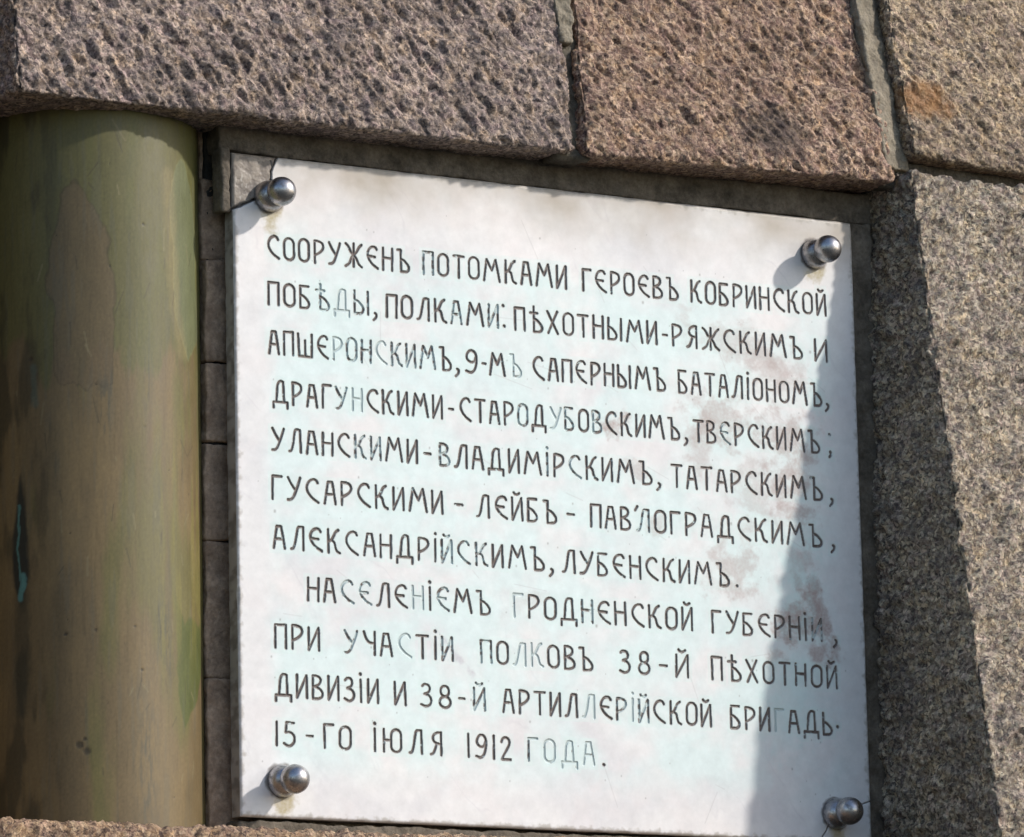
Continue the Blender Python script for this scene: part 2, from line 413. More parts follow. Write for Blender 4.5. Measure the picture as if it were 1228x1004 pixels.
# ------------------------------------------------------------------ recess: wall, bricks, cement bed
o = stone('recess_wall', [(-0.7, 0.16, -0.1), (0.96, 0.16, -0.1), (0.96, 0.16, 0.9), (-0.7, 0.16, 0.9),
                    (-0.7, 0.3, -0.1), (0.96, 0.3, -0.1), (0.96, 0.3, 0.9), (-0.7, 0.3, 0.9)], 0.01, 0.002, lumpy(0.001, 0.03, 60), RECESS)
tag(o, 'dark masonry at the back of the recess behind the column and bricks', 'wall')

zs = [-0.03, 0.1678, 0.3332, 0.4515, 0.5491, 0.6755, 0.775, 0.84]
names = ['lowest brick of the narrow stack between column and plaque, standing on the sill',
         'tall dark brick second from the bottom of the stack beside the plaque',
         'brick third from the bottom of the narrow stack beside the plaque',
         'middle brick of the narrow stack beside the plaque, level with the fifth text line',
         'brick above the middle of the narrow stack beside the plaque',
         'chipped brick just below the cracked corner of the plaque, left of it',
         'topmost dark brick of the narrow stack, under the granite lintel']
for k in range(7):
    z0, z1 = zs[k] + 0.0009, zs[k + 1] - 0.0009
    dy = random.uniform(-0.003, 0.003)
    if k == 5: dy += 0.006
    if k == 6: dy += 0.012
    xl = -0.0195 - 0.002 * (1 - z0) + random.uniform(-0.0015, 0.0015)
    o = stone('brick', [(xl, 0.038 + dy, z0), (0.06, 0.038 + dy, z0), (0.06, 0.038 + dy, z1), (xl, 0.038 + dy, z1),
                        (xl, 0.12, z0), (0.06, 0.12, z0), (0.06, 0.12, z1), (xl, 0.12, z1)],
              0.0018, 0.003, lumpy(0.0014, 0.02, 70 + k), BRICK, wob=0.0022, seed=80 + k)
    tag(o, names[k], 'brick', 'narrow bricks stacked between the column and the plaque')
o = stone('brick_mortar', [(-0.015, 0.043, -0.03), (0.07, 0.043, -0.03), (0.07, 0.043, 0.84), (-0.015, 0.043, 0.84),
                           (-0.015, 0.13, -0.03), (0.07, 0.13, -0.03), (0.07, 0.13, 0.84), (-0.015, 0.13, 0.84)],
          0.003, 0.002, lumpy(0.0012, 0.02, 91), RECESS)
tag(o, 'dark mortar filling the seams of the narrow brick stack', 'mortar')

bed = empty('cement_surround', (0.46, 0.02, -0.014))
tag(bed, 'grey cement surround bedding the marble plaque in its niche', 'surround')
def bed_bar(name, x0, x1, z0, z1, y0, y1, seed):
    return stone(name, [(x0, y0, z0), (x1, y0, z0), (x1, y0, z1), (x0, y0, z1), (x0, y1, z0), (x1, y1, z0), (x1, y1, z1), (x0, y1, z1)],
                 0.002, 0.003, lumpy(0.0016, 0.02, seed), CEMENT, parent=bed, wob=0.0022, seed=seed)
bed_bar('top_fillet', -0.0125, 0.945, 0.8028, 0.842, 0.010, 0.045, 101)
bed_bar('side_fillet', 0.9015, 0.9355, -0.016, 0.802, 0.006, 0.12, 102)
bed_bar('corner_fillet', -0.0125, -0.0008, 0.728, 0.806, 0.0035, 0.03, 103)
bed_bar('bottom_fillet', 0.0, 0.90, -0.040, -0.0035, 0.004, 0.12, 104)
bed_bar('backing', 0.035, 0.93, -0.016, 0.80, 0.0225, 0.12, 105)

# ------------------------------------------------------------------ bronze column
cx, cy, R0 = -0.139, 0.124, 0.14
NT, NZ = 420, 560
th = np.linspace(-2.5, 1.5, NT + 1); zz = np.linspace(-0.045, 0.86, NZ + 1)
T, Z = np.meshgrid(th, zz, indexing='ij'); t1 = T.ravel(); z1 = Z.ravel()
arc = t1 * R0
P = p3(arc, z1)
rad = R0 + 0.0004 * fbm(p3(arc / 0.12, z1 / 0.35), 3, 201) + 0.00004 * fbm(p3(arc / 0.004, z1 / 0.012), 2, 202)
c = np.tile(np.array([0.240, 0.180, 0.110]), (len(t1), 1))                    # brown bronze

def inpoly(poly, x, y, wobble=0.006, soft=0.004, seed=0):
    """soft mask of a polygon given in (theta, z); wobbled outline"""
    x = x + wobble / R0 * fbm(p3(arc / 0.03, z1 / 0.05), 4, seed); y = y + wobble * 1.5 * fbm(p3(arc / 0.02, z1 / 0.05), 4, seed + 2)
    inside = np.zeros(len(x), bool); dmin = np.full(len(x), 9.0)
    n = len(poly)
    for i in range(n):
        (xa, ya), (xb, yb) = poly[i], poly[(i + 1) % n]
        cnd = ((ya > y) != (yb > y)) & (x < (xb - xa) * (y - ya) / (yb - ya + 1e-12) + xa)
        inside ^= cnd
        ax, ay, bx, by = xa * R0, ya, xb * R0, yb
        ux, uy = bx - ax, by - ay; L2 = ux * ux + uy * uy + 1e-12
        s = np.clip(((x * R0 - ax) * ux + (y - ay) * uy) / L2, 0, 1)
        dmin = np.minimum(dmin, np.hypot(x * R0 - ax - s * ux, y - ay - s * uy))
    return sstep(-soft, soft, np.where(inside, dmin, -dmin))

def line_mask(pts, width, soft, wob=0.002, seed=0):
    x = arc + wob * fbm(p3(arc / 0.01, z1 / 0.02), 3, seed); y = z1
    d = np.full(len(x), 9.0)
    for (ta, za), (tb, zb) in zip(pts[:-1], pts[1:]):
        ax, bx = ta * R0, tb * R0; ux, uy = bx - ax, zb - za; L2 = ux * ux + uy * uy + 1e-12
        s = np.clip(((x - ax) * ux + (y - za) * uy) / L2, 0, 1)
        d = np.minimum(d, np.hypot(x - ax - s * ux, y - za - s * uy))
    return 1 - sstep(width, width + soft, d)

drift = fbm(p3(arc / 0.06, z1 / 0.25), 4, 210)
c = mix(c, (0.290, 0.215, 0.125), sstep(-0.2, 0.6, drift))
c = mix(c, (0.215, 0.205, 0.085), 0.75 * sstep(-0.1, 0.7, fbm(p3(arc / 0.05, z1 / 0.3), 4, 212) + 0.6 * (t1 - 0.1)))
# upper olive green wash, ending in a ragged tide line
tide = np.interp(t1, [-2.5, -1.27, -1.08, -0.77, -0.63, -0.24, -0.13, 0.64, 1.5], [0.52, 0.534, 0.545, 0.516, 0.53, 0.524, 0.533, 0.546, 0.55])
up = sstep(-0.012, 0.014, z1 - tide + 0.03 * fbm(p3(arc / 0.025, z1 / 0.08), 4, 214))
c = mix(c, (0.165, 0.175, 0.070), 0.72 * up)
brown = [(-0.533, 0.75), (-0.477, 0.735), (-0.394, 0.715), (-0.297, 0.692), (-0.227, 0.67), (-0.20, 0.62), (-0.233, 0.50), (-0.697, 0.50), (-0.765, 0.661), (-0.653, 0.73)]
c = mix(c, (0.220, 0.165, 0.108), 0.85 * inpoly(brown, t1, z1, 0.005, 0.0022, 216))
sage = [(0.466, 0.778), (0.558, 0.786), (0.76, 0.738), (0.82, 0.647), (0.85, 0.577), (0.62, 0.541), (0.526, 0.561), (0.431, 0.59), (0.396, 0.67), (0.35, 0.739)]
c = mix(c, (0.225, 0.255, 0.165), 0.8 * inpoly(sage, t1, z1, 0.003, 0.002, 218))
c = mix(c, (0.40, 0.33, 0.20), 0.45 * line_mask([(0.34, 0.76), (0.38, 0.68), (0.42, 0.60), (0.52, 0.55)], 0.004, 0.012, seed=219))
m_ = inpoly(brown, t1, z1, 0.005, 0.0022, 216); c = c * (1 - 1.0 * m_ * (1 - m_))[:, None]
m_ = inpoly(sage, t1, z1, 0.003, 0.002, 218); c = c * (1 + 0.8 * m_ * (1 - m_))[:, None]
olive = [(0.372, 0.264), (0.436, 0.245), (0.519, 0.227), (0.85, 0.231), (0.87, 0.178), (0.7, 0.131), (0.502, 0.103), (0.424, 0.142), (0.407, 0.191)]
c = mix(c, (0.140, 0.165, 0.058), 0.95 * inpoly(olive, t1, z1, 0.003, 0.002, 220))
c = mix(c, (0.30, 0.27, 0.10), 0.6 * sstep(0.1, 0.55, fbm(p3(arc / 0.02, z1 / 0.30), 3, 222)) * sstep(0.15, 0.25, z1) * sstep(0.50, 0.40, z1) * sstep(0.1, 0.35, t1))
# fine vertical run marks
st = fbm(p3(arc / 0.0035, z1 / 0.09), 3, 224)
c = c * (1 - 0.10 * sstep(0.15, 0.8, st))[:, None]
st2 = fbm(p3(arc / 0.009, z1 / 0.12), 3, 226)
c = mix(c, (0.17, 0.18, 0.175), 0.22 * sstep(0.30, 0.75, st2))
for (a, b, zc, zw, k) in ((0.099, 0.007, 0.513, 0.05, .5), (-0.28, 0.010, 0.48, 0.05, .6), (0.248, 0.014, 0.208, 0.06, .6), (0.063, 0.014, 0.05, 0.10, .65), (0.217, 0.006, 0.37, 0.08, .35)):
    m_ = np.exp(-((arc - a * R0) / b) ** 2 - ((z1 - zc) / zw) ** 2) * sstep(-0.3, 0.5, fbm(p3(arc / 0.004, z1 / 0.03), 3, 228))
    c = mix(c, (0.115, 0.12, 0.11), k * m_)
# shade of the left side painted into the colour, patchy brown-black
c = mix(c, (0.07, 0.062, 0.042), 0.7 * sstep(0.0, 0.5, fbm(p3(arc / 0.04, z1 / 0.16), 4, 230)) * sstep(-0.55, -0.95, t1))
rc_ = np.random.RandomState(33)
for _ in range(60):                                   # scratches and small chips
    ta, za = rc_.uniform(-1.1, 0.7), rc_.uniform(0.0, 0.8); ln = rc_.uniform(0.004, 0.03); an = rc_.normal(1.57, 0.35)
    ax, bx = ta * R0, ta * R0 + ln * math.cos(an); zb = za + ln * math.sin(an)
    sel = np.nonzero((arc > min(ax, bx) - .003) & (arc < max(ax, bx) + .003) & (z1 > za - .003) & (z1 < zb + .003))[0]
    s = np.clip(((arc[sel] - ax) * (bx - ax) + (z1[sel] - za) * (zb - za)) / ln ** 2, 0, 1)
    k = 0.5 * (1 - sstep(0.0003, 0.0014, np.hypot(arc[sel] - ax - s * (bx - ax), z1[sel] - za - s * (zb - za))))
    tone = np.array([0.10, 0.085, 0.06]) if rc_.rand() < 0.6 else np.array([0.36, 0.32, 0.22])
    c[sel] = c[sel] * (1 - k[:, None]) + tone * k[:, None]
drip = [(-1.023, 0.397), (-0.968, 0.345), (-0.947, 0.276), (-1.013, 0.245), (-1.096, 0.263), (-1.119, 0.327)]
c = mix(c, (0.016, 0.026, 0.030), 0.92 * inpoly(drip, t1, z1, 0.002, 0.003, 232))
c = mix(c, (0.03, 0.04, 0.04), 0.5 * line_mask([(-1.02, 0.25), (-1.03, 0.12)], 0.004, 0.012, seed=233))
c = mix(c, (0.13, 0.36, 0.42), 0.8 * line_mask([(-1.040, 0.36), (-1.062, 0.307), (-1.03, 0.272)], 0.0004, 0.0022, seed=234))
c = mix(c, (0.14, 0.38, 0.46), 0.9 * line_mask([(-1.010, 0.277), (-1.004, 0.267), (-1.037, 0.25)], 0.0020, 0.003, seed=235))
c = mix(c, (0.10, 0.17, 0.18), 0.5 * line_mask([(-0.906, 0.523), (-0.885, 0.478)], 0.0015, 0.005, seed=236))
pits = [(0.072, 0.696, .0018), (-0.236, 0.642, .0014), (-0.042, 0.215, .0014), (0.016, 0.164, .0017), (-0.379, 0.209, .002), (-0.524, 0.075, .004), (-0.462, 0.068, .004), (-0.48, 0.082, .0022), (-0.628, 0.205, .002), (-0.921, 0.533, .0025), (-0.364, 0.5, .001)]
rr = np.random.RandomState(5)
pits += [(rr.uniform(-1.1, 0.75), rr.uniform(0.0, 0.78), rr.uniform(0.0007, 0.0012)) for _ in range(16)]
wx = arc + 0.0015 * perlin(p3(arc / 0.003, z1 / 0.003), 240)
for (tp, zp, rp) in pits:
    sel = np.nonzero((np.abs(arc - tp * R0) < rp * 4) & (np.abs(z1 - zp) < rp * 4))[0]
    d = np.hypot(wx[sel] - tp * R0, z1[sel] - zp); k = 1 - sstep(rp * 0.6, rp * 1.5, d)
    k = 0.75 * k; c[sel] = c[sel] * (1 - k[:, None]) + np.array([0.05, 0.04, 0.03]) * k[:, None]
    rad[sel] -= 0.0005 * k
Vb = np.stack([cx + rad * np.sin(t1), cy - rad * np.cos(t1), z1], 1)
k = np.arange((NT + 1) * (NZ + 1)).reshape(NT + 1, NZ + 1)
Qb = np.stack([k[:-1, :-1], k[1:, :-1], k[1:, 1:], k[:-1, 1:]], -1).reshape(-1, 4)
# close the hidden back with a flat chord so that the column is a solid half round
seam = np.stack([np.array([cx + R0 * math.sin(1.5), cx + R0 * math.sin(-2.5)]), np.array([cy - R0 * math.cos(1.5), cy - R0 * math.cos(-2.5)])], 1)
Qb = np.concatenate([Qb, np.stack([k[-1, :-1], k[0, :-1], k[0, 1:], k[-1, 1:]], -1)])
c = c * np.array([0.57, 0.55, 0.43]) * (1 + 0.10 * fbm(p3(arc / 0.003, z1 / 0.004), 2, 245))[:, None]
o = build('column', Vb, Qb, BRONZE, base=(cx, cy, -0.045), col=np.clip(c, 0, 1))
tag(o, 'round weathered bronze column, olive brown with green patina, left of the plaque', 'column')

# ------------------------------------------------------------------ lettering: single stroke glyphs, cap height 1
def cat(pts, n=6):
    """smooth curve through points"""
    p = [np.array(q, float) for q in pts]; p = [2 * p[0] - p[1]] + p + [2 * p[-1] - p[-2]]
    out = []
    for i in range(1, len(p) - 2):
        for k in range(n):
            t = k / n
            out.append(0.5 * ((2 * p[i]) + (p[i + 1] - p[i - 1]) * t + (2 * p[i - 1] - 5 * p[i] + 4 * p[i + 1] - p[i + 2]) * t * t + (3 * p[i] - p[i - 1] - 3 * p[i + 1] + p[i + 2]) * t ** 3))
    out.append(p[-2]); return [tuple(q) for q in out]

def stadium(w, x0=0.0, y0=0.0, y1=1.0):
    r = w / 2; pts = []
    for k in range(13):
        a = math.pi * k / 12; pts.append((x0 + r - r * math.cos(a), y1 - r + r * math.sin(a) * 0.98))
    for k in range(13):
        a = math.pi * k / 12; pts.append((x0 + r + r * math.cos(a), y0 + r - r * math.sin(a) * 0.98))
    pts.append(pts[0]); return pts

SOFT = lambda x: cat([(x, 0.60), (x + 0.22, 0.50), (x + 0.42, 0.28), (x + 0.43, 0.12), (x + 0.33, 0.02), (x + 0.18, 0.0), (x, 0.0)])
CEE = cat([(0.56, 0.86), (0.48, 0.97), (0.34, 1.0), (0.17, 0.92), (0.05, 0.74), (0.04, 0.55), (0.13, 0.36), (0.33, 0.16), (0.60, 0.0)])
BREVE = cat([(0.10, 1.24), (0.17, 1.16), (0.27, 1.15), (0.38, 1.22)])
G = {
 'С': (0.60, [CEE]),
 'Е': (0.58, [cat([(0.54, 0.88), (0.46, 0.98), (0.32, 1.0), (0.15, 0.92), (0.04, 0.74), (0.04, 0.55), (0.13, 0.36), (0.33, 0.16), (0.58, 0.02)]), [(0.06, 0.56), (0.42, 0.54)]]),
 'О': (0.53, [stadium(0.53)]),
 'Р': (0.50, [[(0.02, 0), (0.02, 1)], cat([(0.02, 1), (0.22, 0.99), (0.42, 0.92), (0.49, 0.76), (0.42, 0.60), (0.25, 0.46), (0.04, 0.36)])]),
 'У': (0.60, [[(0.0, 1), (0.16, 0.72), (0.36, 0.46)], cat([(0.60, 1), (0.50, 0.70), (0.38, 0.40), (0.26, 0.15), (0.14, 0.04), (0.0, 0.02)])]),
 'Ж': (0.92, [[(0.46, 1.02), (0.46, 0.0)], cat([(0.02, 1.0), (0.16, 0.88), (0.30, 0.66), (0.44, 0.52)]), cat([(0.46, 0.52), (0.34, 0.38), (0.22, 0.14), (0.02, 0.0)]),
               cat([(0.90, 1.0), (0.76, 0.88), (0.62, 0.66), (0.48, 0.52)]), cat([(0.48, 0.52), (0.62, 0.36), (0.74, 0.14), (0.92, 0.0)])]),
 'Н': (0.51, [[(0.0, 1), (0.0, 0)], [(0.51, 1), (0.51, 0)], [(0.0, 0.56), (0.51, 0.54)]]),
 'Ъ': (0.62, [[(0.0, 1.0), (0.19, 1.0), (0.19, 0.0)], SOFT(0.19)]),
 'Ь': (0.45, [[(0.0, 1.0), (0.0, 0.0)], SOFT(0.0)]),
 'Ы': (0.72, [[(0.0, 1.0), (0.0, 0.0)], SOFT(0.0), [(0.70, 1.0), (0.70, 0.0)]]),
 'Ѣ': (0.66, [[(0.22, 1.14), (0.22, 0.0)], [(0.02, 0.86), (0.42, 0.86)], SOFT(0.22)]),
 'П': (0.51, [[(0.0, 0), (0.0, 1.0), (0.51, 1.0), (0.51, 0)]]),
 'Т': (0.54, [[(0.0, 1.0), (0.54, 1.0)], [(0.28, 1.0), (0.28, 0.0)]]),
 'М': (0.86, [[(0.0, 0.0), (0.17, 1.0), (0.44, 0.50), (0.67, 1.0), (0.86, 0.0)]]),
 'К': (0.58, [[(0.02, 1), (0.02, 0)], cat([(0.52, 1.0), (0.38, 0.90), (0.28, 0.72), (0.18, 0.56), (0.03, 0.48)]), cat([(0.18, 0.54), (0.32, 0.44), (0.38, 0.22), (0.45, 0.07), (0.58, 0.0)])]),
 'А': (0.54, [[(0.0, 0.0), (0.10, 0.62), (0.16, 0.98), (0.37, 0.98), (0.44, 0.62), (0.54, 0.0)], [(0.08, 0.42), (0.47, 0.42)]]),
 'И': (0.50, [[(0.0, 1.0), (0.0, 0.0), (0.48, 1.0), (0.50, 0.0)]]),
 'Й': (0.50, [[(0.0, 1.0), (0.0, 0.0), (0.48, 1.0), (0.50, 0.0)], BREVE]),
 'Г': (0.46, [[(0.02, 0.0), (0.02, 1.0), (0.46, 1.0)]]),
 'В': (0.49, [[(0.0, 0), (0.0, 1)], cat([(0.0, 1), (0.20, 0.99), (0.36, 0.90), (0.38, 0.76), (0.28, 0.62), (0.04, 0.52)]), cat([(0.10, 0.54), (0.36, 0.42), (0.48, 0.26), (0.44, 0.09), (0.26, 0.01), (0.0, 0.0)])]),
 'Б': (0.49, [[(0.42, 1.0), (0.0, 1.0), (0.0, 0.0)], SOFT(0.0)]),
 'Л': (0.62, [cat([(0.0, 0.02), (0.10, 0.06), (0.19, 0.30), (0.25, 0.62), (0.32, 0.94), (0.42, 1.0), (0.58, 0.99)]), [(0.58, 0.99), (0.60, 0.0)]]),
 'Д': (0.76, [cat([(0.16, 0.06), (0.20, 0.50), (0.24, 0.82), (0.34, 0.98), (0.46, 1.0), (0.55, 0.97)]), [(0.55, 0.97), (0.57, 0.50), (0.58, 0.06)], [(0.0, -0.20), (0.0, 0.06), (0.76, 0.06), (0.76, -0.20)]]),
 'І': (0.10, [[(0.05, 1.0), (0.05, 0.0)], [(0.045, 1.25), (0.055, 1.24)]]),
 'Х': (0.56, [[(0.0, 1.0), (0.26, 0.52), (0.56, 0.0)], [(0.54, 1.0), (0.30, 0.54), (0.04, 0.0)]]),
 'Ш': (0.80, [[(0.0, 1.0), (0.04, 0.0), (0.76, 0.0), (0.78, 1.0)], [(0.40, 0.72), (0.40, 0.0)]]),
 'Ч': (0.52, [cat([(0.0, 1.0), (0.10, 0.72), (0.26, 0.54), (0.50, 0.50)]), [(0.52, 1.0), (0.52, 0.0)]]),
 'З': (0.48, [cat([(0.04, 0.90), (0.16, 1.0), (0.34, 0.97), (0.40, 0.80), (0.32, 0.64), (0.14, 0.56)]), cat([(0.14, 0.56), (0.38, 0.48), (0.48, 0.28), (0.40, 0.08), (0.22, 0.0), (0.0, 0.10)])]),
 'Ю': (0.86, [[(0.0, 1.0), (0.0, 0.0)], [(0.0, 0.52), (0.36, 0.52)], stadium(0.48, 0.36)]),
 'Я': (0.54, [[(0.52, 0), (0.52, 1)], cat([(0.52, 1), (0.32, 0.99), (0.16, 0.88), (0.12, 0.72), (0.22, 0.56), (0.50, 0.48)]), cat([(0.30, 0.52), (0.22, 0.28), (0.12, 0.08), (0.0, 0.02)])]),
 '1': (0.10, [[(0.05, 1.0), (0.05, 0.0)]]),
 '2': (0.46, [cat([(0.02, 0.80), (0.10, 0.96), (0.26, 1.0), (0.40, 0.90), (0.42, 0.72), (0.30, 0.48), (0.12, 0.20), (0.02, 0.0)]), [(0.02, 0.0), (0.46, 0.0)]]),
 '3': (0.50, [cat([(0.06, 0.92), (0.18, 1.0), (0.36, 0.96), (0.43, 0.80), (0.35, 0.64), (0.16, 0.56)]), cat([(0.16, 0.56), (0.40, 0.48), (0.50, 0.28), (0.42, 0.07), (0.22, 0.0), (0.0, 0.08)])]),
 '5': (0.50, [[(0.46, 1.0), (0.12, 1.0), (0.08, 0.58)], cat([(0.08, 0.58), (0.30, 0.58), (0.47, 0.44), (0.48, 0.20), (0.34, 0.02), (0.16, 0.0), (0.0, 0.10)])]),
 '8': (0.54, [stadium(0.40, 0.07, 0.52, 1.0), stadium(0.54, 0.0, 0.0, 0.52)]),
 '9': (0.50, [cat([(0.46, 0.72), (0.38, 0.52), (0.20, 0.48), (0.05, 0.62), (0.05, 0.82), (0.18, 0.99), (0.36, 0.97), (0.47, 0.80), (0.48, 0.50), (0.38, 0.14), (0.20, 0.0), (0.0, 0.06)])]),
 ',': (0.16, [cat([(0.08, 0.10), (0.15, 0.04), (0.12, -0.10), (0.0, -0.22)])]),
 '.': (0.08, [[(0.03, 0.05), (0.05, 0.04)]]),
 '·': (0.08, [[(0.03, 0.40), (0.05, 0.39)]]),
 '-': (0.36, [[(0.0, 0.48), (0.36, 0.47)]]),
 ':': (0.10, [[(0.04, 1.02), (0.05, 1.01)], [(0.08, 0.10), (0.09, 0.09)]]),
 ';': (0.14, [[(0.05, 0.90), (0.06, 0.89)], cat([(0.08, 0.10), (0.12, 0.05), (0.10, -0.06), (0.04, -0.14)])]),
 "'": (0.16, [[(0.14, 1.12), (0.02, 0.94)]]),
}
# baseline height at x = 0, slope, words with the x of their two ends; ^ half worn letter, ~ letter whose paint is gone
LINES = [
    (0.6747, -0.00036, [('СООРУЖЕНЪ', 0.0442, 0.2429), ('П^ОТОМКАМИ', 0.2599, 0.4678), ('ГЕРОЕВЪ', 0.4884, 0.6325), ('КОБРИНСКОЙ', 0.6487, 0.8565)]),
    (0.6178, -0.00380, [('ПОБѢ^Д~Ы^', 0.0445, 0.1858), (',', 0.1886, 0.1944), ('ПОЛКА^МИ^', 0.2072, 0.3681), (':', 0.3711, 0.3759), ('ПѢХОТНЫМИ', 0.3891, 0.599), ('-', 0.6053, 0.6144), ('РЯЖСКИМЪ', 0.6194, 0.8176), ('И', 0.8349, 0.8554)]),
    (0.5578, -0.00206, [('АПШЕР~О^Н^С~К^И^М^Ъ', 0.0442, 0.2997), (',', 0.3027, 0.308), ('9', 0.318, 0.3364), ('-', 0.3411, 0.3482), ('МЪ~', 0.3518, 0.3989), ('САПЕРНЫМЪ', 0.4139, 0.6097), ('БАТАЛІОНОМЪ', 0.6268, 0.8455), (',', 0.8487, 0.8532)]),
    (0.4975, -0.00293, [('ДРАГУ^Н~СКИМИ', 0.049, 0.286), ('-', 0.2925, 0.3007), ('СТАРО^ДУ~Б^ОВ^СКИМЪ', 0.3078, 0.6284), (',', 0.6323, 0.6379), ('ТВЕ^РСКИМЪ', 0.6465, 0.8399), (';', 0.8508, 0.8559)]),
    (0.4403, -0.00733, [('УЛАНСК^И^МИ', 0.0466, 0.2495), ('-', 0.2566, 0.2677), ('В^ЛАДИМІ^РС^КИМЪ', 0.2776, 0.5854), (',', 0.5903, 0.5958), ('ТАТАРСКИМЪ', 0.6124, 0.8417), (',', 0.8503, 0.8561)]),
    (0.3815, -0.00841, [('ГУСАРСКИМИ', 0.0457, 0.284), ('-', 0.298, 0.311), ('ЛЕЙБЪ', 0.3292, 0.4452), ('-', 0.4584, 0.4705), ('ПАВ', 0.4922, 0.5529), ("'", 0.5566, 0.5615), ('Л^ОГРАДСКИМЪ', 0.559, 0.8393), (',', 0.8506, 0.8563)]),
    (0.3228, -0.01123, [('АЛЕКСАНДРІЙ^С^К^ИМЪ', 0.0471, 0.4257), (',', 0.431, 0.437), ('ЛУБЕНСКИМЪ', 0.4502, 0.6964), ('.', 0.7039, 0.7077)]),
    (0.2629, -0.01088, [('НАС^Е^ЛЕН~ІЕ^МЪ', 0.0921, 0.3476), ('Г~РОДН^ЕНСКОЙ', 0.3781, 0.6399), ('ГУБЕРНІИ^', 0.6665, 0.8351), (',', 0.8497, 0.8554)]),
    (0.2029, -0.00943, [('ПРИ', 0.0471, 0.1103), ('У^ЧАС~ТІИ^', 0.1418, 0.2946), ('П^ОЛ~К~ОВЪ', 0.331, 0.4924), ('38', 0.5294, 0.5755), ('-', 0.5872, 0.5999), ('Й', 0.6115, 0.6318), ('ПѢХОТНОЙ', 0.6645, 0.8562)]),
    (0.1452, -0.01200, [('ДИВИЗІИ', 0.0466, 0.1893), ('И', 0.2099, 0.2272), ('38', 0.2451, 0.2904), ('-', 0.2985, 0.309), ('Й^', 0.319, 0.3371), ('АРТИЛЛ~ЕР^І~Й^СКОЙ', 0.3606, 0.6644), ('БРИГ~АДЬ', 0.6903, 0.8462), ('·', 0.8501, 0.8539)]),
    (0.0870, -0.01072, [('15', 0.0458, 0.0753), ('-', 0.0876, 0.0984), ('ГО', 0.1113, 0.151), ('ІЮЛЯ', 0.1789, 0.2763), ('1912', 0.3089, 0.3733), ('Г^О~Д~А~', 0.3941, 0.4922), ('.', 0.5012, 0.5048)]),
]

CAP = 0.0272
W_, H_ = 0.90, 0.80
NX, NZ = 1250, 1111
gx = np.linspace(0, W_, NX + 1); gz = np.linspace(0, H_, NZ + 1)
dist = np.full((NX + 1, NZ + 1), 9.0); wear = np.zeros((NX + 1, NZ + 1)); lid = np.full((NX + 1, NZ + 1), -1, np.int32); hwid = np.full((NX + 1, NZ + 1), 0.0019)
rj = np.random.RandomState(3)

def stroke(pts, line, wr, hw):
    pts = np.array(pts); m = 0.006
    i0, i1 = np.searchsorted(gx, [pts[:, 0].min() - m, pts[:, 0].max() + m]); j0, j1 = np.searchsorted(gz, [pts[:, 1].min() - m, pts[:, 1].max() + m])
    X, Y = np.meshgrid(gx[i0:i1], gz[j0:j1], indexing='ij')
    d = np.full(X.shape, 9.0)
    for a, b in zip(pts[:-1], pts[1:]):
        u = b - a; L2 = u @ u + 1e-14
        s = np.clip(((X - a[0]) * u[0] + (Y - a[1]) * u[1]) / L2, 0, 1)
        d = np.minimum(d, np.hypot(X - a[0] - s * u[0], Y - a[1] - s * u[1]))
    D = dist[i0:i1, j0:j1]; better = d < D
    D[better] = d[better]; wear[i0:i1, j0:j1][better] = wr; lid[i0:i1, j0:j1][better] = line; hwid[i0:i1, j0:j1][better] = hw

word_id = -1
for (z0, sl_, words) in LINES:
    for (txt, x0, x1) in words:
        if txt not in (',', '.', ':', ';', '·', "'"):
            word_id += 1
        li = word_id
        letters = []
        for ch in txt:
            if ch in '^~': letters[-1][1] = 0.5 if ch == '^' else 1.0
            else: letters.append([ch, 0.0])
        nat = sum(G[ch][0] for ch, _ in letters); n = len(letters)
        gap = 0.305
        if n > 1:
            sc = (x1 - x0 - 0.0038) / (nat + gap * (n - 1))
        else:
            sc = (x1 - x0 - 0.0030) / max(nat, 0.05) if letters[0][0] in 'ИЙ9-' else CAP
        if n > 1 and sc > CAP * 1.06:                       # spread by spacing rather than by stretching
            sc = CAP * 1.03; gap = ((x1 - x0 - 0.0038) / sc - nat) / (n - 1)
        x = x0 + 0.0019
        for ch, wr in letters:
            gw, strokes = G[ch]
            jit = rj.uniform(-0.012, 0.012, 2); hj = 1 + rj.uniform(-0.025, 0.025); lean = rj.uniform(-0.02, 0.02)
            for s_ in strokes:
                dot = len(s_) == 2 and abs(s_[0][0] - s_[1][0]) + abs(s_[0][1] - s_[1][1]) < 0.05
                pts = [(x + (px + lean * py + jit[0]) * sc, z0 + sl_ * x + (py * hj + jit[1]) * CAP) for px, py in s_]
                stroke(pts, li, wr, 0.0021 if dot else rj.uniform(0.00155, 0.00185))
            x += (gw + gap) * sc

X, Zg = np.meshgrid(gx, gz, indexing='ij'); x = X.ravel(); z = Zg.ravel()
d = dist.ravel(); wr = wear.ravel(); hw = hwid.ravel(); li = lid.ravel()
P2 = p3(x, z)
hw = hw * (1 + 0.16 * perlin(P2 / 0.012, 300))
y = 0.0004 * fbm(P2 / 0.25, 2, 301)
groove = np.clip(1 - (d / hw) ** 2, 0, 1)
y = y + (0.0017 - 0.0006 * (wr > 0.9)) * np.sqrt(groove)

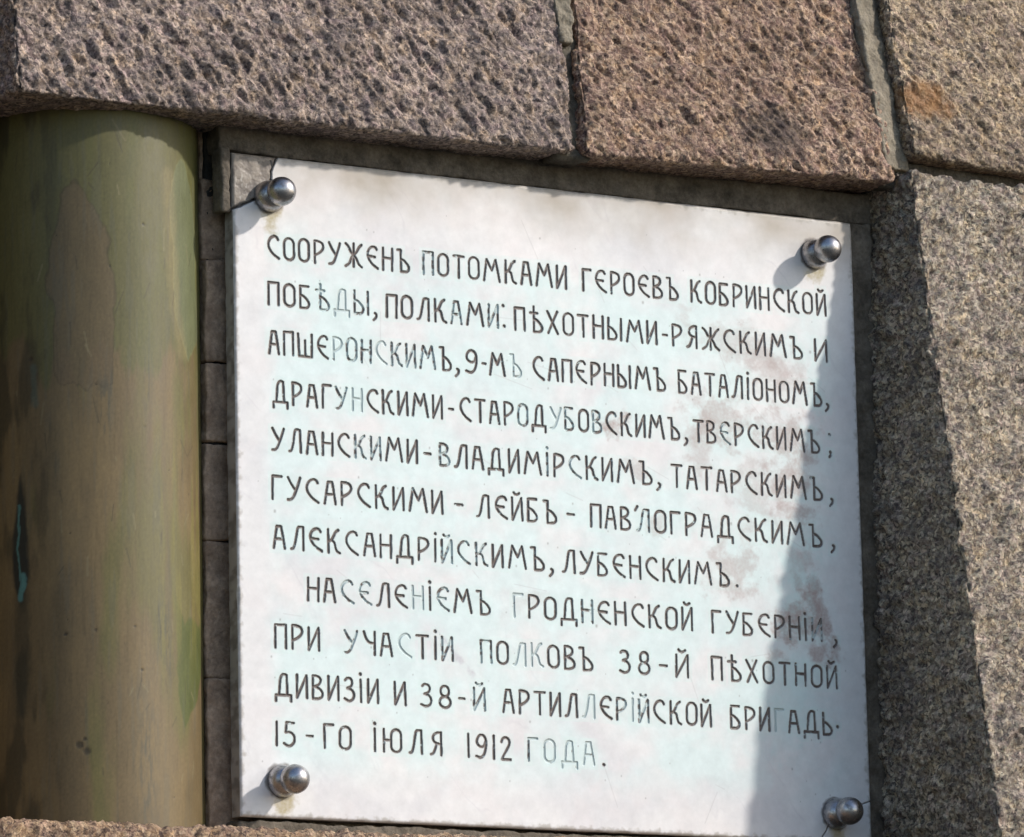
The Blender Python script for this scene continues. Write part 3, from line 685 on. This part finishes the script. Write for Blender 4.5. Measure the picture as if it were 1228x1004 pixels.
# marble colour: veins, pale green stain around the lettering, purple brown blotches, dirt from the top edge
c = np.tile(np.array([0.715, 0.705, 0.702]), (len(x), 1))
cl = fbm(P2 / 0.16, 5, 310)
c = mix(c, (0.64, 0.63, 0.645), 0.75 * sstep(0.0, 0.8, cl))
c = mix(c, (0.80, 0.755, 0.735), 0.5 * sstep(0.1, 0.7, fbm(P2 / 0.2, 4, 312)))
vein = np.abs(fbm(np.stack([(x * 0.8 + z * 0.6) / 0.12, (z * 0.8 - x * 0.6) / 0.35, 0 * x], 1), 5, 314))
c = mix(c, (0.52, 0.50, 0.53), 0.28 * (1 - sstep(0.0, 0.06, vein)) * sstep(-0.1, 0.5, fbm(P2 / 0.1, 3, 315)))
inside = sstep(0.03, 0.065, x + 0.012 * cl) * sstep(0.90, 0.80, x) * sstep(0.03, 0.09, z) * sstep(0.715, 0.66, z + 0.02 * cl)
c = mix(c, (0.625, 0.755, 0.748), 0.75 * inside * sstep(-1.1, 0.5, fbm(P2 / 0.09, 4, 316)))
near = np.exp(-(d / 0.010) ** 2) * (d < 1)
c = mix(c, (0.60, 0.74, 0.71), 0.42 * near)

c = c * (1 + 0.045 * fbm(P2 / 0.02, 4, 317, 0.6))[:, None]
c = mix(c, (0.74, 0.66, 0.655), 0.18 * sstep(0.05, 0.6, fbm(P2 / 0.07, 4, 318)))
rsc = np.random.RandomState(21)
for _ in range(34):                                   # fine scratches
    ax, az = rsc.uniform(0.02, 0.85), rsc.uniform(0.03, 0.77); an = rsc.normal(-0.6, 0.5); ln = rsc.uniform(0.01, 0.06)
    bx, bz = ax + ln * math.cos(an), az + ln * math.sin(an)
    sel = np.nonzero((x > min(ax, bx) - .002) & (x < max(ax, bx) + .002) & (z > min(az, bz) - .002) & (z < max(az, bz) + .002))[0]
    s = np.clip(((x[sel] - ax) * (bx - ax) + (z[sel] - az) * (bz - az)) / ln ** 2, 0, 1)
    k = 0.30 * (1 - sstep(0.0002, 0.0010, np.hypot(x[sel] - ax - s * (bx - ax), z[sel] - az - s * (bz - az))))
    c[sel] = c[sel] * (1 - k[:, None]) + np.array([0.40, 0.38, 0.38]) * k[:, None]

def blob(cx_, cz_, rx, rz, amt, seed, colr=(0.40, 0.315, 0.295), rot=0.0, sc=0.030):
    ca, sa = math.cos(rot), math.sin(rot)
    dx = x - cx_; dz = z - cz_
    sel = np.nonzero((np.abs(dx) < 3 * max(rx, rz)) & (np.abs(dz) < 3 * max(rx, rz)))[0]
    a = (dx[sel] * ca + dz[sel] * sa) / rx; b = (-dx[sel] * sa + dz[sel] * ca) / rz
    n = fbm(P2[sel] / sc, 5, seed, 0.6)
    k = 1.75 * amt * sstep(1.1, 0.2, np.hypot(a, b) + 0.6 * n) * (0.85 + 0.18 * fbm(P2[sel] / 0.004, 2, seed + 7))
    k = np.clip(k, 0, 1)
    c[sel] = c[sel] * (1 - k[:, None]) + np.array(colr) * k[:, None]
blob(0.532, 0.512, 0.022, 0.017, 0.55, 320); blob(0.565, 0.452, 0.022, 0.009, 0.3, 321, rot=-0.4); blob(0.590, 0.385, 0.02, 0.014, 0.25, 330)
blob(0.690, 0.525, 0.055, 0.04, 0.36, 322); blob(0.655, 0.50, 0.03, 0.045, 0.3, 331); blob(0.79, 0.503, 0.045, 0.05, 0.42, 323); blob(0.80, 0.44, 0.035, 0.05, 0.42, 324)
blob(0.735, 0.435, 0.045, 0.045, 0.24, 332); blob(0.76, 0.60, 0.07, 0.03, 0.30, 325, rot=-0.5); blob(0.735, 0.62, 0.10, 0.03, 0.22, 333, rot=-0.3)
blob(0.775, 0.60, 0.012, 0.014, 0.35, 334); blob(0.80, 0.357, 0.022, 0.022, 0.3, 335); blob(0.705, 0.335, 0.05, 0.04, 0.34, 326)
blob(0.795, 0.275, 0.036, 0.032, 0.62, 327); blob(0.822, 0.312, 0.018, 0.03, 0.6, 328); blob(0.838, 0.275, 0.014, 0.045, 0.55, 329, rot=0.25); blob(0.80, 0.325, 0.012, 0.018, 0.5, 336)
blob(0.83, 0.235, 0.028, 0.02, 0.5, 337); blob(0.765, 0.232, 0.016, 0.01, 0.4, 338)
blob(0.30, 0.205, 0.035, 0.006, 0.38, 339, colr=(0.47, 0.44, 0.48), rot=-0.75); blob(0.40, 0.28, 0.05, 0.01, 0.15, 340, rot=0.4)
blob(0.80, 0.335, 0.030, 0.07, 0.30, 345, colr=(0.52, 0.70, 0.69)); blob(0.835, 0.56, 0.016, 0.05, 0.25, 346, colr=(0.52, 0.70, 0.69)); blob(0.78, 0.20, 0.04, 0.09, 0.2, 347, colr=(0.52, 0.70, 0.69))
# dirt washed down from the top edge, grimy edges
top = sstep(0.085, -0.01, (H_ - z) + 0.016 * fbm(p3(x / 0.08, z / 0.10), 5, 342))
c = mix(c, (0.38, 0.32, 0.25), 0.85 * top * (0.75 + 0.35 * fbm(p3(x / 0.09, z / 0.06), 4, 343)))
edge = np.minimum(np.minimum(x, W_ - x), np.minimum(z, H_ - z))
c = mix(c, (0.36, 0.33, 0.29), 0.7 * sstep(0.007, 0.0, edge + 0.004 * fbm(P2 / 0.01, 3, 344)))
# rust run below bolts
BOLTS = [(0.048, 0.750), (0.8396, 0.7531), (0.0553, 0.0437), (0.8451, 0.0357)]
for i, (bx, bz) in enumerate(BOLTS):
    blob(bx + 0.004, bz - 0.024, 0.016, 0.020, 0.55, 350 + i, colr=(0.42, 0.36, 0.22))
    rr_ = np.hypot(x - bx, z - bz)
    c = mix(c, (0.12, 0.10, 0.085), 0.8 * (1 - sstep(0.0195, 0.0235, rr_ + 0.0015 * fbm(P2 / 0.01, 2, 360))))
# specks
rs = np.random.RandomState(9)
for _ in range(150):
    sx, sz, sr = rs.uniform(0.02, 0.88), rs.uniform(0.03, 0.77), rs.choice([0.0006, 0.0008, 0.0011, 0.0016], p=[.5, .3, .15, .05])
    i0 = int(sx / W_ * NX); j0 = int(sz / H_ * NZ)
    for i in range(max(0, i0 - 3), min(NX, i0 + 4)):
        for j in range(max(0, j0 - 3), min(NZ, j0 + 4)):
            kk = i * (NZ + 1) + j
            a = math.exp(-(((gx[i] - sx) / sr) ** 2 + ((gz[j] - sz) / (sr * 1.3)) ** 2)) * 0.6
            c[kk] = c[kk] * (1 - a) + np.array([0.16, 0.14, 0.13]) * a
# letter paint: dark brown, flaked off where worn
n1 = fbm(P2 / 0.008, 3, 370); n2 = fbm(P2 / 0.0035, 2, 372)
keep = np.where(wr > 0.9, sstep(0.75, 1.15, n1 + 0.3 * n2), np.where(wr > 0.3, sstep(-0.25, 0.30, n1 + 0.35 * n2), sstep(-1.25, -0.75, n1 + 0.35 * n2)))
ink = sstep(1.08, 0.80, d / hw)
c = mix(c, (0.36, 0.43, 0.43), 0.8 * ink)                       # bare grey groove
c = mix(c, (0.100, 0.066, 0.056), 0.93 * ink * keep * (1 - 0.25 * sstep(0.2, 0.9, n2)))
c = mix(c, (0.45, 0.36, 0.30), 0.30 * (1 - sstep(1.0, 1.8, d / hw)) * (1 - ink) * keep)

# cracks: upper left broken corner and lower right bolt
def seg_d(pts):
    dm = np.full(len(x), 9.0); wxx = x + 0.0012 * perlin(P2 / 0.008, 380); wzz = z + 0.0012 * perlin(P2 / 0.008, 381)
    for (ax, az), (bx, bz) in zip(pts[:-1], pts[1:]):
        ux, uz = bx - ax, bz - az; L2 = ux * ux + uz * uz
        s = np.clip(((wxx - ax) * ux + (wzz - az) * uz) / L2, 0, 1)
        dm = np.minimum(dm, np.hypot(wxx - ax - s * ux, wzz - az - s * uz))
    return dm
crack = [(-0.01, 0.7262), (0.012, 0.7365), (0.036, 0.7480), (0.050, 0.757), (0.0525, 0.777), (0.0535, 0.786), (0.066, 0.806)]
cr = seg_d(crack); cw = np.where(z < 0.757, 0.0016, 0.0009)
kc = 1 - sstep(cw * 0.6, cw * 1.4, cr)
cr2 = np.minimum(seg_d([(0.91, 0.0545), (0.8951, 0.0525), (0.872, 0.044)]), seg_d([(0.843, 0.030), (0.833, 0.018), (0.818, -0.005)]))
kc2 = 0.8 * (1 - sstep(0.0005, 0.0013, cr2))
kc3 = 0.7 * (1 - sstep(0.0003, 0.0010, seg_d([(0.052, 0.7955), (0.0535, 0.786)])))
kk_ = np.maximum(np.maximum(kc, kc2), kc3)
c = mix(c, (0.035, 0.028, 0.024), 0.92 * kk_); y = y + 0.003 * kk_
lim = np.interp(z, [q[1] for q in crack[:4]], [q[0] for q in crack[:4]])
frag = (z > 0.7262 + 0.0005) & (((z < 0.757) & (x < np.interp(z, [0.7262, 0.7365, 0.7480, 0.757], [-0.01, 0.012, 0.036, 0.050]))) |
                                ((z >= 0.757) & (x < np.interp(z, [0.757, 0.777, 0.786, 0.806], [0.050, 0.0525, 0.0535, 0.066]))))
fn = fbm(P2 / 0.02, 5, 390, 0.6)
cf = mix(np.tile(np.array([0.27, 0.23, 0.19]), (len(x), 1)), (0.18, 0.15, 0.125), sstep(-0.1, 0.5, fn))
cf = mix(cf, (0.62, 0.58, 0.52), 0.7 * sstep(0.25, 0.55, fbm(np.stack([x / 0.006, z / 0.016, 0 * x], 1), 4, 392)) * np.exp(-((x - 0.013) / 0.010) ** 2 - ((z - 0.757) / 0.018) ** 2))
fk = frag.astype(float) * (1 - kk_)
c = c * (1 - fk[:, None]) + cf * fk[:, None]
y = y + frag * (0.0012 + 0.0004 * fn)
# worn arris
rnd = np.clip(1 - edge / 0.0035, 0, 1)
y = y + 0.0022 * rnd ** 2 + 0.006 * np.clip(0.5 * perlin(P2 / 0.03, 394) - 0.33 + 0.2 * rnd, 0, 1) * rnd
c = np.clip(c, 0, 1)

V = np.stack([x, y, z], 1)
kidx = np.arange((NX + 1) * (NZ + 1)).reshape(NX + 1, NZ + 1)
Q = np.stack([kidx[:-1, :-1], kidx[1:, :-1], kidx[1:, 1:], kidx[:-1, 1:]], -1).reshape(-1, 4)
rel = (d / hw)[Q].min(1); qline = np.where(rel < 1.0, li[Q].max(1), -1)
qfrag = frag[Q].all(1) & (qline < 0)

plq = empty('memorial_plaque', (W_ / 2, 0.0115, 0.0))
tag(plq, 'white marble plaque with engraved dark lettering, held by four steel ball bolts', 'plaque')

def sub(name, mask, parent, extra_rim=False):
    q = Q[mask]; ids, inv = np.unique(q, return_inverse=True)
    v = V[ids]; cc = c[ids]; qq = inv.reshape(-1, 4)
    if extra_rim:                                   # the slab's edges and back
        remap = np.full(len(V), -1, np.int64); remap[ids] = np.arange(len(ids))
        ring = np.concatenate([kidx[:, 0], kidx[-1, 1:], kidx[-2::-1, -1], kidx[0, -2:0:-1]])
        rv = V[ring].copy(); n0 = len(v); n = len(ring)
        levels = [0.0, 0.006, 0.012, 0.018, 0.0222]
        V2 = []; C2 = []
        for lv in levels:
            t = rv.copy(); t[:, 1] = np.maximum(rv[:, 1], 0) * (1 - lv / 0.0222) + lv
            nn = 0.0006 * fbm(t / 0.015, 3, 396); t[:, 0] += nn; t[:, 2] += nn
            V2.append(t); C2.append(mix(np.tile(np.array([0.37, 0.34, 0.31]), (n, 1)), (0.20, 0.18, 0.16), sstep(-0.2, 0.5, fbm(t / 0.02, 4, 397))))
        V2[0] = rv
        Q2 = []
        ar = np.arange(n); nx_ = (ar + 1) % n
        for a in range(len(levels) - 1):
            Q2.append(np.stack([n0 + a * n + ar, n0 + (a + 1) * n + ar, n0 + (a + 1) * n + nx_, n0 + a * n + nx_], 1))
        v = np.concatenate([v] + V2); cc = np.concatenate([cc] + C2); qq = np.concatenate([qq] + Q2)
    return build(name, v, qq, MARBLE, parent=parent, col=cc)

slab = sub('marble_slab', (qline < 0) & ~qfrag, plq, True)
fr_ = sub('corner_fragment', qfrag, plq); fr_['label'] = 'broken off grey brown corner piece of the plaque'
for k in range(word_id + 1):
    sub('engraved_word', qline == k, plq)

# bolts: collar with a steel ball on top
cprof = [(0.0192, -0.003), (0.0195, 0.001), (0.0193, 0.004), (0.0183, 0.008), (0.0163, 0.012), (0.0135, 0.0155), (0.0105, 0.0175), (0.0092, 0.0190), (0.0092, 0.023)]
cv, cq = lathe(cprof)
def ball_mesh(r):
    prof = [(max(1e-5, r * math.sin(a)), -r * math.cos(a)) for a in np.linspace(0.0, math.pi, 25)]
    return lathe(prof)
bv, bq = ball_mesh(0.0176)
first = None
for i, (bx, bz) in enumerate(BOLTS):
    if first is None:
        bc = build('bolt', cv + np.array([bx, 0.0, bz]), cq, STEEL, parent=plq, base=(bx, 0.0, bz))
        bb = build('ball_head', bv + np.array([bx, -0.0315, bz]), bq, STEEL, base=(bx, -0.0315, bz))
        bb.parent = bc; bb.location = (0, -0.0315, 0)
        first = (bc, bb)
    else:
        bc = first[0].copy(); COL.objects.link(bc); bc.location = (bx - plq.location.x, -plq.location.y, bz)
        bb = first[1].copy(); COL.objects.link(bb); bb.parent = bc; bb.location = (0, -0.0315, 0)
    bc.rotation_euler = (random.uniform(-0.03, 0.03), random.uniform(0, 6), random.uniform(-0.03, 0.03))

SC.render.engine = 'CYCLES'
